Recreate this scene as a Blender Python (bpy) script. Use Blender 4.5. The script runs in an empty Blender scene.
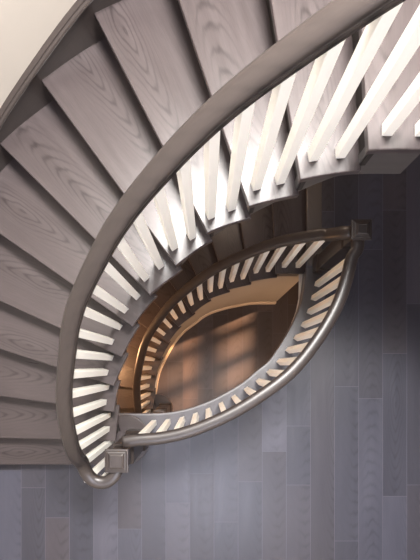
import bpy, bmesh, math, random
from mathutils import Vector
random.seed(7)
C = bpy.context.scene.collection
NX, NY, F, D, R, N = 207.0, 366.0, 500.0, 4.0, 0.1875, 13
STORY = R * N

# ------------------------------------------------------------------ helpers
def plan(px, py, z):
    k = (D - z) / F
    return Vector(((px - NX) * k, (NY - py) * k))

def spline(pts, ts):
    """Catmull-Rom style interpolation of 2D points over a parameter list."""
    n = len(pts)
    m = []
    for i in range(n):
        a, b = max(0, i - 1), min(n - 1, i + 1)
        m.append((pts[b] - pts[a]) / (ts[b] - ts[a]))
    def f(t):
        if t <= ts[0]: return pts[0] + m[0] * (t - ts[0])
        if t >= ts[-1]: return pts[-1] + m[-1] * (t - ts[-1])
        for i in range(n - 1):
            if ts[i] <= t <= ts[i + 1]:
                h = ts[i + 1] - ts[i]; s = (t - ts[i]) / h
                return (pts[i] * (2*s**3 - 3*s*s + 1) + m[i] * h * (s**3 - 2*s*s + s)
                        + pts[i+1] * (-2*s**3 + 3*s*s) + m[i+1] * h * (s**3 - s*s))
    return f

def lerp_table(tab):
    ks = sorted(tab)
    def f(t):
        if t <= ks[0]: return tab[ks[0]]
        for a, b in zip(ks, ks[1:]):
            if t <= b: return tab[a] + (tab[b] - tab[a]) * (t - a) / (b - a)
        return tab[ks[-1]]
    return f

def frange(a, b, n): return [a + (b - a) * i / n for i in range(n + 1)]

def obj(name, bm, mat, parent=None, smooth=False):
    me = bpy.data.meshes.new(name)
    bmesh.ops.recalc_face_normals(bm, faces=bm.faces[:])
    bm.to_mesh(me); bm.free()
    for m in (mat if isinstance(mat, (list, tuple)) else [mat]): me.materials.append(m)
    o = bpy.data.objects.new(name, me); C.objects.link(o)
    if parent: o.parent = parent; o.matrix_parent_inverse = parent.matrix_world.inverted()
    if smooth:
        for p in me.polygons: p.use_smooth = True
    return o

def bevel(o, w, seg=2, ang=35):
    m = o.modifiers.new('bevel', 'BEVEL'); m.width = w; m.segments = seg
    m.limit_method = 'ANGLE'; m.angle_limit = math.radians(ang)
    m.harden_normals = False
    return o

def empty(name, loc, label, cat, group=None):
    o = bpy.data.objects.new(name, None); C.objects.link(o)
    o.location = loc; o['label'] = label; o['category'] = cat
    o.empty_display_size = .1
    if group: o['group'] = group
    bpy.context.view_layer.update()
    return o

def structure(o): o['kind'] = 'structure'; return o

def uv_project(bm, org, du, dv, off=(0, 0)):
    """UV = position measured along du (grain) and dv (across), in metres."""
    L = bm.loops.layers.uv.verify()
    ztop = max(v.co.z for v in bm.verts)
    for f in bm.faces:
        for l in f.loops:
            p = l.vert.co
            q = Vector((p.x, p.y)) - org
            l[L].uv = (q.dot(du) + off[0], q.dot(dv) + (p.z - ztop) * .6 + off[1])

def prism(poly, z0, z1):
    bm = bmesh.new()
    a = [bm.verts.new((p[0], p[1], z0)) for p in poly]
    b = [bm.verts.new((p[0], p[1], z1)) for p in poly]
    bm.faces.new(a); bm.faces.new(b)
    for i in range(len(poly)):
        j = (i + 1) % len(poly)
        bm.faces.new((a[i], a[j], b[j], b[i]))
    bm.normal_update()
    return bm

def normals2d(ps):
    out = []
    for i in range(len(ps)):
        t = ps[min(i + 1, len(ps) - 1)] - ps[max(i - 1, 0)]
        t = Vector((t.x, t.y)).normalized()
        out.append(Vector((-t.y, t.x)))      # left of travel
    return out

def sweep(pts, prof, closed=True, off=(0, 0), tilt=True, caps=True):
    """Sweep profile [(side, up)] along 3D pts; side = left of travel (horizontal)."""
    bm = bmesh.new(); L = bm.loops.layers.uv.verify()
    n2 = normals2d([Vector((p.x, p.y)) for p in pts])
    rings, dist, s = [], [], 0
    for i, p in enumerate(pts):
        if i: s += (p - pts[i - 1]).length
        dist.append(s)
        t = (pts[min(i + 1, len(pts) - 1)] - pts[max(i - 1, 0)]).normalized()
        side = Vector((n2[i].x, n2[i].y, 0))
        up = t.cross(side) if tilt else Vector((0, 0, 1))
        if up.z < 0: up = -up
        rings.append([bm.verts.new(p + side * a + up * b) for a, b in prof])
    per = [0]
    k = len(prof)
    for j in range(k): per.append(per[-1] + math.dist(prof[j], prof[(j + 1) % k]))
    for i in range(len(pts) - 1):
        for j in range(k if closed else k - 1):
            jj = (j + 1) % k
            f = bm.faces.new((rings[i][j], rings[i][jj], rings[i + 1][jj], rings[i + 1][j]))
            for l, (u, v) in zip(f.loops, ((dist[i], per[j]), (dist[i], per[j + 1]), (dist[i + 1], per[j + 1]), (dist[i + 1], per[j]))):
                l[L].uv = (u + off[0], v + off[1])
    if closed and caps:
        bm.faces.new(rings[0]); bm.faces.new(rings[-1])
    return bm

def box_bm(bm, c, sx, sy, z0, z1, ang=0, top=None):
    ca, sa = math.cos(ang), math.sin(ang)
    def ring(a, b, z): return [bm.verts.new((c[0] + x*ca - y*sa, c[1] + x*sa + y*ca, z)) for x, y in ((-a, -b), (a, -b), (a, b), (-a, b))]
    r0 = ring(sx / 2, sy / 2, z0)
    t = top if top is not None else 1
    r1 = ring(sx / 2 * t, sy / 2 * t, z1)
    bm.faces.new(r0); bm.faces.new(r1)
    for i in range(4):
        j = (i + 1) % 4
        bm.faces.new((r0[i], r0[j], r1[j], r1[i]))

def square_lathe(c, prof, ang=0):
    """stack of square rings: prof = [(half_width, z)]"""
    bm = bmesh.new(); L = bm.loops.layers.uv.verify()
    ca, sa = math.cos(ang), math.sin(ang)
    rings = []
    for w, z in prof:
        rings.append([bm.verts.new((c[0] + x*ca - y*sa, c[1] + x*sa + y*ca, z)) for x, y in ((-w, -w), (w, -w), (w, w), (-w, w))])
    bm.faces.new(rings[0]); bm.faces.new(rings[-1])
    for a, b in zip(rings, rings[1:]):
        for i in range(4):
            j = (i + 1) % 4
            bm.faces.new((a[i], a[j], b[j], b[i]))
    for f in bm.faces:
        for l in f.loops:
            p = l.vert.co; l[L].uv = (p.z + p.y, p.x)
    return bm

# ------------------------------------------------------------------ materials
def nodes_of(name):
    m = bpy.data.materials.new(name); m.use_nodes = True
    return m, m.node_tree.nodes, m.node_tree.links, m.node_tree.nodes['Principled BSDF']

def plain(name, col, rough=.5, spec=.4, noise=.04):
    m, nt, lk, b = nodes_of(name)
    tc = nt.new('ShaderNodeTexCoord'); nz = nt.new('ShaderNodeTexNoise'); nz.inputs['Scale'].default_value = 6
    nz.inputs['Detail'].default_value = 5
    lk.new(tc.outputs['Object'], nz.inputs['Vector'])
    mx = nt.new('ShaderNodeMix'); mx.data_type = 'RGBA'
    mx.inputs[6].default_value = (*[c * (1 - noise) for c in col], 1); mx.inputs[7].default_value = (*[min(1, c * (1 + noise)) for c in col], 1)
    lk.new(nz.outputs['Fac'], mx.inputs[0]); lk.new(mx.outputs[2], b.inputs['Base Color'])
    b.inputs['Roughness'].default_value = rough; b.inputs['Specular IOR Level'].default_value = spec
    return m

def wood(name, dark, light, rough=.35, vary=0.0, fine=1.0, fig=1.0, spec=.5, tints=None):
    """stained oak, grain along U: pores + cathedral rings of a slanted cut; per-board value from attribute 'board'."""
    m, nt, lk, b = nodes_of(name)
    uv = nt.new('ShaderNodeUVMap')
    sep = nt.new('ShaderNodeSeparateXYZ'); lk.new(uv.outputs[0], sep.inputs[0])
    def math_(op, a, bb=None, c=None):
        n = nt.new('ShaderNodeMath'); n.operation = op
        for i, v in enumerate((a, bb, c)):
            if v is None: continue
            if isinstance(v, (int, float)): n.inputs[i].default_value = v
            else: lk.new(v, n.inputs[i])
        return n.outputs[0]
    def noise(su, sv, detail, rough_=.55, dist=0):
        mp = nt.new('ShaderNodeMapping'); mp.inputs['Scale'].default_value = (su, sv, 1); lk.new(uv.outputs[0], mp.inputs[0])
        n = nt.new('ShaderNodeTexNoise'); n.inputs['Scale'].default_value = 1; n.inputs['Detail'].default_value = detail
        n.inputs['Roughness'].default_value = rough_; n.inputs['Distortion'].default_value = dist
        lk.new(mp.outputs[0], n.inputs['Vector']); return n.outputs['Fac']
    warp = noise(3.0, 14, 3)
    big = noise(1.1, 5, 2)
    pore = noise(14, 330, 3, .6)
    streak = noise(1.0, 22, 3)
    # slanted cut through growth rings
    vv = math_('ADD', sep.outputs[1], math_('MULTIPLY', math_('SUBTRACT', big, .5), .10))
    uu = math_('ADD', math_('MULTIPLY', sep.outputs[0], .16), .012)
    rr = math_('SQRT', math_('ADD', math_('MULTIPLY', vv, vv), math_('MULTIPLY', uu, uu)))
    rr = math_('ADD', rr, math_('ADD', math_('MULTIPLY', math_('SUBTRACT', warp, .5), .020), math_('MULTIPLY', math_('SUBTRACT', noise(10, 40, 2), .5), .006)))
    ring = math_('SINE', math_('ADD', math_('MULTIPLY', rr, 400), math_('MULTIPLY', noise(.9, 3.5, 2), 14)))
    ring = math_('MULTIPLY', math_('POWER', math_('MULTIPLY_ADD', ring, .5, .5), 3.5), math_('ADD', math_('MULTIPLY', math_('POWER', 2.718, math_('MULTIPLY', math_('MULTIPLY', vv, vv), -420)), 1.1), .12))
    val = math_('ADD', math_('MULTIPLY', math_('SUBTRACT', .22, ring), .62 * fig), .5)
    val = math_('ADD', val, math_('MULTIPLY', math_('SUBTRACT', pore, .5), .30 * fine))
    val = math_('ADD', val, math_('MULTIPLY', math_('SUBTRACT', streak, .5), .35 * fine))
    val = math_('ADD', val, math_('MULTIPLY', math_('SUBTRACT', big, .5), .5))
    mx = nt.new('ShaderNodeMix'); mx.data_type = 'RGBA'; mx.clamp_factor = True
    mx.inputs[6].default_value = (*dark, 1); mx.inputs[7].default_value = (*light, 1)
    lk.new(val, mx.inputs[0])
    col = mx.outputs[2]
    if vary:
        at = nt.new('ShaderNodeAttribute'); at.attribute_name = 'board'
        sp = nt.new('ShaderNodeSeparateColor'); lk.new(at.outputs['Color'], sp.inputs[0])
        hs = nt.new('ShaderNodeHueSaturation'); lk.new(col, hs.inputs['Color'])
        lk.new(math_('MULTIPLY_ADD', sp.outputs[0], vary, 1 - vary / 2), hs.inputs['Value'])
        tint = nt.new('ShaderNodeMix'); tint.data_type = 'RGBA'; tint.blend_type = 'MULTIPLY'; tint.inputs[0].default_value = 1
        tr = nt.new('ShaderNodeMix'); tr.data_type = 'RGBA'
        tr.inputs[6].default_value = (*(tints or ((.94, .98, 1.07), (1.09, .99, .95)))[0], 1)
        tr.inputs[7].default_value = (*(tints or ((.94, .98, 1.07), (1.09, .99, .95)))[1], 1)
        lk.new(sp.outputs[1], tr.inputs[0]); lk.new(hs.outputs[0], tint.inputs[6]); lk.new(tr.outputs[2], tint.inputs[7])
        col = tint.outputs[2]
    lk.new(col, b.inputs['Base Color'])
    lk.new(math_('MULTIPLY_ADD', streak, .18, rough - .09), b.inputs['Roughness'])
    b.inputs['Specular IOR Level'].default_value = spec
    bp = nt.new('ShaderNodeBump'); bp.inputs['Strength'].default_value = .12; bp.inputs['Distance'].default_value = .0015
    lk.new(val, bp.inputs['Height']); lk.new(bp.outputs[0], b.inputs['Normal'])
    return m

M_TREAD = wood('stained_oak_tread', (.016, .0115, .0115), (.078, .062, .062), .31, fig=.48, fine=1.25)
M_RAIL = wood('stained_oak_rail', (.010, .008, .0075), (.050, .039, .036), .37, fig=.9, fine=.9)
M_DARK = wood('stained_oak_riser_shaded', (.016, .013, .0125), (.034, .029, .027), .6, fig=.3, spec=.2)  # oak darkened so the risers carry the nosing shadow in their colour
M_STRING = wood('stained_oak_stringer', (.045, .041, .040), (.080, .073, .071), .45, fig=.3)
M_FLOOR = wood('stained_oak_floor', (.027, .026, .033), (.072, .068, .082), .37, vary=.50, fig=.35, fine=.9)
M_GAP = plain('board_joint_glint', (.105, .102, .125), .6)  # pale joint colour paints in the light caught on the board bevels
M_WHITE = plain('cream_paint', (.93, .92, .86), .4, .4, .01)
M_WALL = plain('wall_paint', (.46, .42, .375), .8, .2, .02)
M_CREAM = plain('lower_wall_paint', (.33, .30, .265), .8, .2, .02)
M_BASE = plain('baseboard_paint', (.60, .53, .45), .5, .3, .02)
M_PLASTER = plain('ceiling_paint', (.75, .73, .70), .9, .1, .02)

# ------------------------------------------------------------------ stair plan, read off the photograph
zt = lambda k: k * R
E_px = {2: (115.5, 441), 3: (114, 412), 4: (114, 386), 5: (121.7, 357), 6: (132.5, 326.7), 7: (150, 295), 8: (175.8, 265.8),
        9: (207.5, 233.3), 10: (248.7, 206.7), 11: (300, 180), 12: (368.2, 150.6)}
N_px = {2: (0, 438), 3: (0, 396), 4: (0, 349), 5: (0, 301), 6: (0, 234), 7: (2, 146), 8: (41, 80), 9: (96, 17),
        10: (179, 0), 11: (271, 0), 12: (360, 0)}
Ep, Op = {}, {}
W = 1.165
for k in E_px:
    e = plan(*E_px[k], zt(k)); n = plan(*N_px[k], zt(k)); Ep[k] = e
    Op[k] = e + (n - e).normalized() * W
Ep[1] = Vector((Ep[2].x - .005, -.752)); Op[1] = Vector((Op[2].x, -.752))
Ep[13] = Vector((.79, Ep[12].y + .004)); Op[13] = Vector((.79, Ep[12].y + W))
Ep[14] = Vector((1.03, Ep[13].y)); Op[14] = Vector((1.03, Op[13].y))
E = spline([Ep[k] for k in range(1, 15)], list(range(1, 15)))
O = spline([Op[k] for k in range(1, 15)], list(range(1, 15)))

B_px = {1: [None, (114, 440)], 2: [(108.7, 429), (110, 415)], 3: [(105, 402), (108, 387)], 4: [(106.7, 372), (112.5, 358)],
        5: [(111.5, 341.5), (119.5, 327)], 6: [(126, 310.5), (137.5, 297)], 7: [(146, 279), (160.5, 266)], 8: [(175, 249), (192, 237)],
        9: [(212, 217), (231, 208.5)], 10: [(257, 189), (280, 182)], 11: [(313.7, 159.7), (339, 155)], 12: [(387.5, 134.7), (420, 134.7)]}
bt, bp_ = [], []
for k in range(2, 13):
    for j in (0, 1):
        bt.append(k + .3 + .5 * j); bp_.append(plan(*B_px[k][j], zt(k)))
# smooth lightly and shift from inner face to centre
sm = [bp_[0]] + [(bp_[i-1] + bp_[i] * 2 + bp_[i+1]) / 4 for i in range(1, len(bp_) - 1)] + [bp_[-1]]
nn = normals2d(sm)
bp_ = [p + n * .015 for p, n in zip(sm, nn)]
bt = [1.0, 1.8] + bt + [13.3, 14.0]
bp_ = [Vector((bp_[0].x - .004, -.66)), Vector((bp_[0].x - .003, bp_[0].y - .105))] + bp_ + [Vector((.86, bp_[-1].y)), Vector((1.05, bp_[-1].y))]
B = spline(bp_, bt)

RAIL = [(-.031, -.034), (-.031, -.020), (-.026, -.014), (-.026, -.006), (-.036, .000), (-.037, .012), (-.033, .022), (-.022, .029), (-.008, .032),
        (.008, .032), (.022, .029), (.033, .022), (.037, .012), (.036, .000), (.026, -.006), (.026, -.014), (.031, -.020), (.031, -.034)]

NEWEL_A = Vector((-.527, -.553))
NEWEL_B = Vector((.909, .802))

def newel(c, z0, ztop, parent, cap=.0685, shaft=.062, neck=.052):
    b = square_lathe(c, [(shaft + .012, z0), (shaft + .012, z0 + .14), (shaft, z0 + .155), (shaft, ztop - .30), (shaft + .003, ztop - .29), (shaft + .003, ztop - .265),
                         (neck, ztop - .25), (neck, ztop - .055)])
    o = bevel(obj('newel_post', b, M_RAIL, parent), .003)
    c_ = square_lathe(c, [(neck + .004, ztop - .060), (cap - .004, ztop - .048), (cap, ztop - .040), (cap, ztop - .026), (cap - .010, ztop - .024), (cap - .012, ztop - .018), (cap - .024, ztop - .015),
                          (cap - .026, ztop - .008), (cap - .036, ztop - .003), (cap - .039, ztop - .005)])
    co = bevel(obj('newel_cap', c_, M_RAIL, None), .0015, 1)
    co.parent = o
    co.matrix_parent_inverse = o.matrix_world.inverted()
    return o

def baluster(c, ang, z0, z1, parent):
    bm = bmesh.new(); box_bm(bm, c, .037, .043, z0, z1, ang)
    return bevel(obj('baluster', bm, M_WHITE, parent), .002, 1)

def ang_of(f, t):
    d = f(t + .05) - f(t - .05); return math.atan2(d.y, d.x)

# ------------------------------------------------------------------ a flight
def flight(zb, off, label, treads_from=1, wall_below=False):
    off = Vector(off)
    e = lambda t: E(t) + off
    o_ = lambda t: O(t) + off
    root = empty('staircase', (-.9 + off.x, -.6 + off.y, zb), label, 'staircase')
    for k in range(1, 13):
        z = zb + zt(k)
        dirn = (o_(k) - e(k)).normalized(); acr = Vector((-dirn.y, dirn.x))
        if k == 1:
            cx, cy, rad = -.628 + off.x, Ep[1].y + .19 + off.y, .19
            arc = [Vector((cx + rad * math.cos(a), cy + rad * math.sin(a))) for a in frange(-math.pi / 2, math.pi * .62, 28)]
            poly = arc + [e(2.2), o_(2.1), o_(1)]
        else:
            poly = [e(t) for t in frange(k, k + 1.16, 10)] + [o_(t) for t in frange(k + 1.09, k, 8)]
        bm = prism(poly, z - .036, z)
        uv_project(bm, (e(k) + o_(k)) / 2 + acr * -.16, dirn, acr, (random.uniform(-.7, .7), random.uniform(-.09, .09)))
        bevel(obj('tread', bm, M_TREAD, root), .005, 2, 50)
        # riser below this tread, set back under the nosing
        a = e(k) + (e(k + .14) - e(k)) + dirn * .02; b_ = o_(k + .075)
        if k == 1:
            rr = [Vector((cx + (rad - .03) * math.cos(t), cy + (rad - .03) * math.sin(t))) for t in frange(-math.pi / 2, math.pi * .62, 24)]
            bm = prism(rr + [e(2) + Vector((-.06, 0)), o_(2), Vector((o_(1).x, cy - rad + .03))], zb, z - .036)
        else:
            nrm = (e(k + .3) - e(k)); nrm = (nrm - dirn * nrm.dot(dirn)).normalized()
            bm = prism([a, b_, b_ + nrm * .018, a + nrm * .018], z - R, z - .036)
        uv_project(bm, a, dirn, acr, (random.random(), .4))
        obj('riser', bm, M_DARK, root)
    # cut stringer on the well side
    bm = bmesh.new(); L = bm.loops.layers.uv.verify()
    def inset(t, d):
        tg = (e(t + .03) - e(t - .03)).normalized(); return e(t) + Vector((-tg.y, tg.x)) * d
    ts = []
    t0 = 1.75
    for k in range(1, 13):
        a, b_ = k + .12, k + 1.12
        a = max(a, t0)
        b_ = min(b_, 13.0)
        seg = frange(a, b_, 6)
        for u0, u1 in zip(seg, seg[1:]):
            vs = []
            for u in (u0, u1):
                ztop = zb + zt(k) - .034
                zlo = max(zb + (u * R - .27), zb + .001)
                if u < 2.2: zlo = zb + .001
                if u > 11: zlo = min(zlo, zb + 1.955)
                for d in (.028, .06):
                    p = inset(u, d)
                    vs.append((bm.verts.new((p.x, p.y, zlo)), bm.verts.new((p.x, p.y, ztop)), u))
            (a0, a1, _), (b0, b1, _), (c0, c1, _), (d0, d1, _) = vs
            for q in ((a0, c0, c1, a1), (b0, d0, d1, b1), (a0, b0, d0, c0), (a1, b1, d1, c1), (a0, b0, b1, a1), (c0, d0, d1, c1)):
                f = bm.faces.new(q)
                for l in f.loops: l[L].uv = (l.vert.co.x + l.vert.co.y + .7, l.vert.co.z * .8)
    obj('stringer', bm, M_STRING, root)
    # plaster soffit under the flight
    bm = bmesh.new()
    seg = frange(2.0, 13, 44)
    rows = []
    for u in seg:
        p, q = inset(u, .04), o_(u)
        z = max(zb + u * R - .262, zb + .002)
        rows.append([bm.verts.new((p.x, p.y, z)), bm.verts.new((q.x, q.y, z)), bm.verts.new((q.x, q.y, z + .02)), bm.verts.new((p.x, p.y, z + .02))])
    for r0, r1 in zip(rows, rows[1:]):
        for i in range(4):
            j = (i + 1) % 4; bm.faces.new((r0[i], r0[j], r1[j], r1[i]))
    bm.faces.new(rows[0]); bm.faces.new(rows[-1])
    obj('soffit', bm, M_PLASTER, root)
    # skirt board along the outer wall with a moulded cap
    pts = []
    for u in frange(.6, 13.0, 90):
        p = o_(u); pts.append(Vector((p.x, p.y, zb + max(u, 1) * R)))
    sk = sweep(pts, [(.004, -.36), (-.020, -.36), (-.020, .080), (-.036, .086), (-.040, .096), (-.036, .106), (-.026, .110), (-.024, .118), (.004, .120)], tilt=False, off=(0, .3))
    # travel has the wall on its left: + side = into the wall
    obj('skirt_board', sk, M_RAIL, root)
    return root

def stair_rail(zb, off, label, hfun, end, foot, newel_top, start_newel=True):
    off = Vector(off)
    root = empty('stair_railing', (foot.x, foot.y, zb), label, 'railing')
    b = lambda t: B(t) + off
    zr = lambda t: zb + t * R + hfun(t)
    pts = []
    # turn-out from the newel up onto the flight (rail leaves the newel on its near side)
    x0 = b(1.2).x
    zc = newel_top - .085
    turn = [Vector((foot.x + .0, foot.y - .055)), Vector((foot.x - .035, foot.y - .112)), Vector((foot.x - .085, foot.y - .138)), Vector((foot.x - .145, foot.y - .125)),
            Vector((x0 + .018, foot.y - .070)), Vector((x0, foot.y + .02))]
    tz = [zc, zc, zc, zc + .005, zc + .02, zc + .055]
    f = spline(turn, list(range(6)))
    g = lerp_table({i: z for i, z in enumerate(tz)})
    for u in frange(0, 5, 30):
        p = f(u); pts.append(Vector((p.x, p.y, g(u))))
    tend, pe = end
    t = 2.0
    while t < tend:
        p = b(t); pts.append(Vector((p.x, p.y, zr(t)))); t += .1
    # smooth the heights
    for _ in range(12):
        zs = [p.z for p in pts]
        for i in range(1, len(pts) - 1): pts[i].z = (zs[i-1] + 2 * zs[i] + zs[i+1]) / 4
    if pe is not None:
        last = pts[-1].copy()
        for s in frange(0, 1, 8)[1:]:
            q = last.lerp(pe, s); q.z = last.z + (pe.z - last.z) * (s * s * (3 - 2 * s)) ; pts.append(q)
    rail = obj('handrail', sweep(pts, RAIL), M_RAIL, root, True)
    def ztop(c):
        q = min(pts, key=lambda p: (p.x - c.x) ** 2 + (p.y - c.y) ** 2); return q.z - .028
    # two balusters per tread
    for k in range(2, 13):
        for j in (.3, .8):
            c = b(k + j)
            baluster(c, ang_of(B, k + j), zb + zt(k) - .002, ztop(c), root)
    for c, a in ((b(1.75) + Vector((.0, -.0)), math.pi / 2), (b(1.75) + Vector((.012, -.105)), 2.0), (Vector((foot.x - .10, foot.y - .135)), .5)):
        baluster(c, a, zb + zt(1) - .002, ztop(c), root)
    newel(foot, zb + zt(1) - .002, newel_top, root)
    return root

LOFF = (.015, .018)
flight(0, (0, 0), 'upper curved flight of grey oak treads rising from the main floor beside the white wall')
flight(-STORY, LOFF, 'lower curved flight with orange lit treads, half hidden below the upper flight')

h_up = lerp_table({1: .84, 3: .88, 5: .84, 7: .85, 9: .855, 10.5: .84, 12: .84, 14: .85})
h_lo = lerp_table({1: .86, 9: .88, 12: .86, 13: .86})
L2 = STORY
stair_rail(0, (0, 0), 'large curved handrail on cream balusters sweeping up the upper flight from the front newel post', h_up,
           (13.4, Vector((1.25, B(13.9).y, L2 + .98))), NEWEL_A, 1.115)
stair_rail(-STORY, LOFF, 'curved railing on the lower flight, orange lit, descending left from the far newel post', h_lo,
           (12.7, Vector((NEWEL_B.x - .03, NEWEL_B.y, .985))), NEWEL_A + Vector(LOFF), 1.115 - STORY)

# ------------------------------------------------------------------ main floor: guard railing round the opening
G_px = [(315, 284), (311.7, 297.5), (308, 311.7), (302.5, 324), (294.7, 337.5), (287, 349), (278, 361), (268.5, 371.5), (257.5, 380), (246, 388), (233, 396.7),
        (221, 403), (207.5, 409), (196, 413.5), (182.5, 417.5), (168, 420), (154, 420.5)]
gp = [plan(x, y, 0) for x, y in G_px]
gs = [gp[0]] + [(gp[i-1] + gp[i] * 2 + gp[i+1]) / 4 for i in range(1, len(gp) - 1)] + [gp[-1]]
gn = normals2d(gs)                       # travelling from far newel towards the near one: well on the right
gc = [p + n * .017 for p, n in zip(gs, gn)]
guard = empty('landing_railing', (.3, -.3, 0), 'level curved guard railing around the lens-shaped opening, between the two newel posts', 'railing')
zg = .985
path = [Vector((NEWEL_B.x, NEWEL_B.y - .03, zg)), Vector((NEWEL_B.x - .005, NEWEL_B.y - .10, zg))]
path += [Vector((p.x - n.x * .008, p.y - n.y * .008, zg)) for p, n in zip(gc, gn)]
path += [Vector((NEWEL_A.x + .022, NEWEL_A.y + .094, zg))]
sp = spline(path, list(range(len(path))))
pts = [sp(t) for t in frange(0, len(path) - 1, 110)]
obj('handrail', sweep(pts, RAIL), M_RAIL, guard, True)
for p, n in zip(gc, gn):
    baluster(p, math.atan2(n.x, -n.y) + math.pi, .004, zg - .028, guard)
newel(NEWEL_B, 0, 1.09, guard, .060, .054, .046)

# ------------------------------------------------------------------ floors
edge_px = [(118, 414.7), (140, 414.9), (158, 414.6), (173, 413.2), (190, 409.6), (206, 404), (220, 397.5), (241.7, 385), (258, 371.7), (270, 361.7), (283, 343), (295, 321.7), (302.5, 303), (305, 290), (306.8, 276), (307.5, 268)]
ep = [plan(x, y, 0) for x, y in edge_px]
ES = spline(ep, list(range(len(ep))))
edge = [ES(t) for t in frange(0, len(ep) - 1, 120)]
XL = edge[0].x; XR = edge[-1].x
def y_edge(x):
    if x <= XL: return edge[0].y
    for a, b in zip(edge, edge[1:]):
        if a.x <= x <= b.x: return a.y + (b.y - a.y) * (x - a.x) / max(1e-6, b.x - a.x)
    return 9.0
XMIN, XMAX, YMIN, YMAX = -1.94, 2.6, -2.6, 1.93

def planks(name, z, x0, w, ytop, joints, mat, seed):
    rnd = random.Random(seed)
    bm = bmesh.new(); L = bm.loops.layers.uv.verify()
    CL = bm.loops.layers.color.new('board')
    i0 = math.floor((XMIN - x0) / w); i1 = math.ceil((XMAX - x0) / w)
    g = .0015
    for i in range(i0, i1):
        a, b = max(XMIN, x0 + i * w), min(XMAX, x0 + (i + 1) * w)
        js = list(joints.get(i, []))
        if not js: js = [rnd.uniform(-1.6, 1.0)]
        js.sort()
        while js[0] > YMIN: js.insert(0, js[0] - rnd.uniform(.75, 1.5))
        while js[-1] < YMAX: js.append(js[-1] + rnd.uniform(.75, 1.5))
        for j0, j1 in zip(js, js[1:]):
            col = (rnd.random(), rnd.random(), rnd.random(), 1); ou, ov = rnd.uniform(-3, 3), rnd.uniform(-.12, .0)
            n = 10
            for s in range(n):
                for gap in (0, 1):
                    xa, xb = a + g + (b - a - 2 * g) * s / n, a + g + (b - a - 2 * g) * (s + 1) / n
                    lo, za = max(YMIN, j0) + g, z
                    ya, yb = min(YMAX, j1, ytop(xa)) - g, min(YMAX, j1, ytop(xb)) - g
                    if gap:
                        if s: continue
                        continue
                    if ya <= lo and yb <= lo: continue
                    ya, yb = max(ya, lo), max(yb, lo)
                    v = [bm.verts.new(c) for c in ((xa, lo, za), (xb, lo, za), (xb, yb, za), (xa, ya, za))]
                    f = bm.faces.new(v)
                    for l in f.loops:
                        l[L].uv = (l.vert.co.y + ou, l.vert.co.x - (a + b) / 2 + ov); l[CL] = col
    # joint bed just below the boards, also the body of the floor
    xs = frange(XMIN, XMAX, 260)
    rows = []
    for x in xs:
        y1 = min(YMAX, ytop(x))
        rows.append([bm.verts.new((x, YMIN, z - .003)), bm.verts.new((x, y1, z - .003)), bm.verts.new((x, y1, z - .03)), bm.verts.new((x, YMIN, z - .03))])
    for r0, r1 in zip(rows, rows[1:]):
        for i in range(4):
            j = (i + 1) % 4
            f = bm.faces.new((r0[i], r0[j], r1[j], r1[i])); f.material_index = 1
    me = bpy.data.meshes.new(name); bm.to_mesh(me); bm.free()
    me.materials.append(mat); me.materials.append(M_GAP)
    o = bpy.data.objects.new(name, me); C.objects.link(o)
    for p in me.polygons:
        pass
    return structure(o)

BW = 24.1 / 125
BX = (358.6 - NX) / 125
def cy(py): return (NY - py) / 125
J = {-1: [cy(541)], 0: [cy(398.6)], 1: [cy(353.5)], -6: [cy(522)], -5: [cy(481.7)], -4: [cy(451.4)], -3: [cy(485), cy(426)], -2: [cy(590), cy(330)],
     -10: [cy(529)], -9: [cy(590), cy(440)], -8: [cy(503)], -7: [cy(473.7)], -13: [cy(517.7)], -14: [cy(600)], -12: [cy(575)], -11: [cy(600)]}
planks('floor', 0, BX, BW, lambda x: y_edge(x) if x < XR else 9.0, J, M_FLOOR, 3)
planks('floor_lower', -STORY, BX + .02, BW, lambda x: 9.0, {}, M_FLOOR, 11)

# curved nosing board round the opening, with its fascia
en = normals2d(edge)        # travelling left to right: well on the left
bm = bmesh.new(); L = bm.loops.layers.uv.verify()
rows, s = [], 0
for i, (p, n) in enumerate(zip(edge, en)):
    if i: s += (p - edge[i - 1]).length
    q = p - n * .165
    prof = [(q, .0005), (q, .0045), (p - n * .004, .0045), (p + n * .008, .002), (p + n * .012, -.008), (p + n * .010, -.026), (p, -.030), (p - n * .012, -.032), (p - n * .012, -.29), (p - n * .05, -.29)]
    rows.append(([bm.verts.new((a.x, a.y, z)) for a, z in prof], s))
for (r0, s0), (r1, s1) in zip(rows, rows[1:]):
    for i in range(len(r0) - 1):
        f = bm.faces.new((r0[i], r0[i + 1], r1[i + 1], r1[i]))
        for l, (u, v) in zip(f.loops, ((s0, i * .06), (s0, i * .06 + .06), (s1, i * .06 + .06), (s1, i * .06))): l[L].uv = (u, v)
t2 = structure(obj('trim_1', bm, wood('stained_oak_edge', (.055, .052, .058), (.115, .108, .118), .34, fig=.3)))
# straight nosing board where the lower flight arrives
bm = prism([Vector((XR - .005, edge[-1].y + .02)), Vector((XR + .115, edge[-1].y + .02)), Vector((XR + .115, 1.92)), Vector((XR - .005, 1.92))], -.034, .0045)
uv_project(bm, Vector((XR, .8)), Vector((0, 1)), Vector((1, 0)), (.3, .03))
structure(bevel(obj('trim_2', bm, wood('stained_oak_nosing', (.055, .045, .040), (.11, .092, .082), .36, fig=.4)), .006, 2))
bm = prism([Vector((XR + .022, edge[-1].y + .0)), Vector((XR + .04, edge[-1].y)), Vector((XR + .04, 1.92)), Vector((XR + .022, 1.92))], -R, -.034)
uv_project(bm, Vector((XR, .8)), Vector((0, 1)), Vector((1, 0)), (.3, .03))
structure(obj('trim_3', bm, M_DARK))
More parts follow.
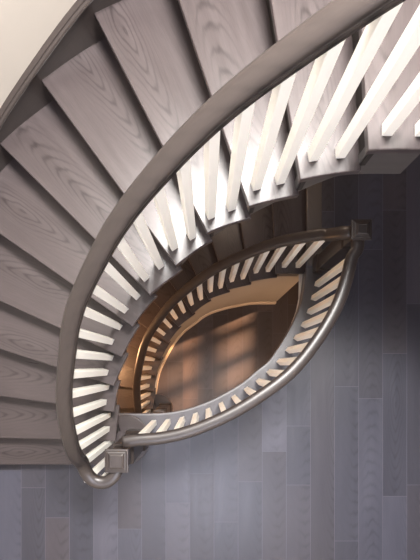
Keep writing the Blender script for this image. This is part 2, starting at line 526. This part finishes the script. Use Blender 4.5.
# ceiling of the lower storey
bm = bmesh.new()
xs = frange(XMIN, XMAX, 200); rows = []
for x in xs:
    y1 = min(1.9, y_edge(x) if x < XR + .04 else 9) - .03
    rows.append([bm.verts.new((x, YMIN, -.29)), bm.verts.new((x, y1, -.29)), bm.verts.new((x, y1, -.27)), bm.verts.new((x, YMIN, -.27))])
for r0, r1 in zip(rows, rows[1:]):
    for i in range(4):
        j = (i + 1) % 4; bm.faces.new((r0[i], r0[j], r1[j], r1[i]))
structure(obj('ceiling_lower', bm, M_PLASTER))
# upper landing where the upper flight arrives (right of the picture)
bm = prism([Vector((.84, .70)), Vector((1.3, .70)), Vector((1.5, .2)), Vector((1.6, YMIN)), Vector((XMAX, YMIN)), Vector((XMAX, 1.92)), Vector((.84, 1.92))], L2 - .3, L2)  # unseen slab, its outline shaped for the shade on the floor below
uv_project(bm, Vector((.8, 0)), Vector((0, 1)), Vector((1, 0)))
structure(obj('floor_upper', bm, M_TREAD))

# ------------------------------------------------------------------ walls
def wall_strip(name, ps, z0, z1, th, mat):
    n2 = normals2d(ps); bm = bmesh.new(); rows = []
    for p, n in zip(ps, n2):
        q = p + n * th
        rows.append([bm.verts.new((p.x, p.y, z0)), bm.verts.new((q.x, q.y, z0)), bm.verts.new((q.x, q.y, z1)), bm.verts.new((p.x, p.y, z1))])
    for r0, r1 in zip(rows, rows[1:]):
        for i in range(4):
            j = (i + 1) % 4; bm.faces.new((r0[i], r0[j], r1[j], r1[i]))
    bm.faces.new(rows[0]); bm.faces.new(rows[-1])
    return structure(obj(name, bm, mat))
def wall_bm(bm, ps, z0, z1, th):
    n2 = normals2d(ps); rows = []
    for p, n in zip(ps, n2):
        q = p + n * th
        rows.append([bm.verts.new((p.x, p.y, z0)), bm.verts.new((q.x, q.y, z0)), bm.verts.new((q.x, q.y, z1)), bm.verts.new((p.x, p.y, z1))])
    for r0, r1 in zip(rows, rows[1:]):
        for i in range(4):
            j = (i + 1) % 4; bm.faces.new((r0[i], r0[j], r1[j], r1[i]))
    bm.faces.new(rows[0]); bm.faces.new(rows[-1])
WX = O(1).x - .001
ow = [Vector((WX, YMIN)), Vector((WX, -1.6))] + [O(t) for t in frange(.9, 14, 110)] + [Vector((XMAX, O(14).y))]
wall_strip('wall_left', ow, -STORY, 5.6, .12, M_WALL)
# right wall with a window of the lower storey
WY0, WY1, WZ0, WZ1 = .95, 1.75, -.98, -.32
bm = bmesh.new()
wall_bm(bm, [Vector((XMAX, O(14).y)), Vector((XMAX, WY1))], -STORY, 5.6, .12)
wall_bm(bm, [Vector((XMAX, WY0)), Vector((XMAX, YMIN))], -STORY, 5.6, .12)
wall_bm(bm, [Vector((XMAX, WY1)), Vector((XMAX, WY0))], -STORY, WZ0, .12)
wall_bm(bm, [Vector((XMAX, WY1)), Vector((XMAX, WY0))], WZ1, 5.6, .12)
structure(obj('wall_right', bm, M_WALL))
bm = bmesh.new()
def bar(y0, y1, z0, z1):
    box_bm(bm, (XMAX + .06, (y0 + y1) / 2), .05, y1 - y0, z0, z1)
bar(WY0, WY0 + .04, WZ0, WZ1); bar(WY1 - .04, WY1, WZ0, WZ1); bar(WY0 + .04, WY1 - .04, WZ0, WZ0 + .04); bar(WY0 + .04, WY1 - .04, WZ1 - .04, WZ1)
for i in (1, 2):
    y = WY0 + (WY1 - WY0) * i / 3; bar(y - .03, y + .03, WZ0 + .04, WZ1 - .04)
z = (WZ0 + WZ1) / 2; bar(WY0 + .04, WY1 - .04, z - .05, z + .05)
structure(obj('window_1', bm, M_WHITE))
wall_strip('wall_front', [Vector((XMAX, YMIN)), Vector((O(1).x, YMIN))], -STORY, 5.6, .12, M_WALL)

# plaster wall closing the space below the lower flight, with its baseboard
off = Vector(LOFF)
def einset(t, d):
    tg = (E(t + .03) - E(t - .03)).normalized(); return E(t) + off + Vector((-tg.y, tg.x)) * d
seg = frange(2.6, 13.3, 90)
bm = bmesh.new(); rows = []
for u in seg:
    p, q = einset(u, .036), einset(u, .10)
    z1 = min(-STORY + u * R - .255, -.29); z1 = max(z1, -STORY + .05)
    rows.append([bm.verts.new((p.x, p.y, -STORY)), bm.verts.new((q.x, q.y, -STORY)), bm.verts.new((q.x, q.y, z1)), bm.verts.new((p.x, p.y, z1))])
for r0, r1 in zip(rows, rows[1:]):
    for i in range(4):
        j = (i + 1) % 4; bm.faces.new((r0[i], r0[j], r1[j], r1[i]))
bm.faces.new(rows[0]); bm.faces.new(rows[-1])
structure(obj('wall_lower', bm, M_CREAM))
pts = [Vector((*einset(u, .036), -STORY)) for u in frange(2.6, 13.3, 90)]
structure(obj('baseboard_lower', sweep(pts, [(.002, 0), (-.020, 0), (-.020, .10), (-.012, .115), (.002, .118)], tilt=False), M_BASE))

# ------------------------------------------------------------------ light
w = bpy.data.worlds.new('sky'); bpy.context.scene.world = w; w.use_nodes = True
bg = w.node_tree.nodes['Background']; bg.inputs[0].default_value = (.80, .88, 1.0, 1); bg.inputs[1].default_value = .32
def lamp(name, kind, loc, target, energy, col, size=1.0, size_y=None, **kw):
    l = bpy.data.lights.new(name, kind); l.energy = energy; l.color = col
    if kind == 'AREA':
        l.size = size
        if size_y: l.shape = 'RECTANGLE'; l.size_y = size_y
    else: l.shadow_soft_size = size
    for k, v in kw.items(): setattr(l, k, v)
    o = bpy.data.objects.new(name, l); C.objects.link(o); o.location = loc
    o.rotation_euler = (Vector(target) - Vector(loc)).to_track_quat('-Z', 'Y').to_euler()
    return o
lamp('skylight', 'AREA', (.45, 1.45, 5.5), (.1, .5, 0), 760, (1, .97, .94), 1.5, .7)
lamp('front_window_light', 'AREA', (.1, -2.5, 4.9), (.1, -.6, 0), 165, (.80, .83, 1), 1.8, 1.0)
lamp('wall_sconce', 'POINT', (-1.3, .0, -.98), (0, 0, 0), 60, (1, .52, .24), .08)
lamp('stair_sconce', 'POINT', (.25, 1.72, .95), (0, 0, 0), 7, (1, .78, .62), .06)
lamp('lower_warm_fill', 'AREA', (1.5, -1.0, -.34), (1.0, -.6, -STORY), 58, (1, .62, .38), .5)  # added warm fill for the lower floor, no known fixture there
lamp('low_sun', 'SPOT', (8.1, 3.95, 3.02), (-.24, -.02, -STORY), 44000, (1, .50, .22), .16, spot_size=math.radians(22), spot_blend=.2)

# ------------------------------------------------------------------ camera: straight down, shifted frame
cd = bpy.data.cameras.new('camera'); cam = bpy.data.objects.new('camera', cd); C.objects.link(cam)
cam.location = (0, 0, D); cam.rotation_euler = (0, 0, 0)
cd.sensor_fit = 'VERTICAL'; cd.sensor_height = 36; cd.lens = 36 * F / 560
cd.shift_x = (210 - NX) / 560; cd.shift_y = (NY - 280) / 560
cd.clip_start = .05
bpy.context.scene.camera = cam
vs = bpy.context.scene.view_settings
vs.view_transform = 'Standard'; vs.look = 'None'; vs.gamma = 1; vs.use_curve_mapping = False; vs.exposure = 0.0
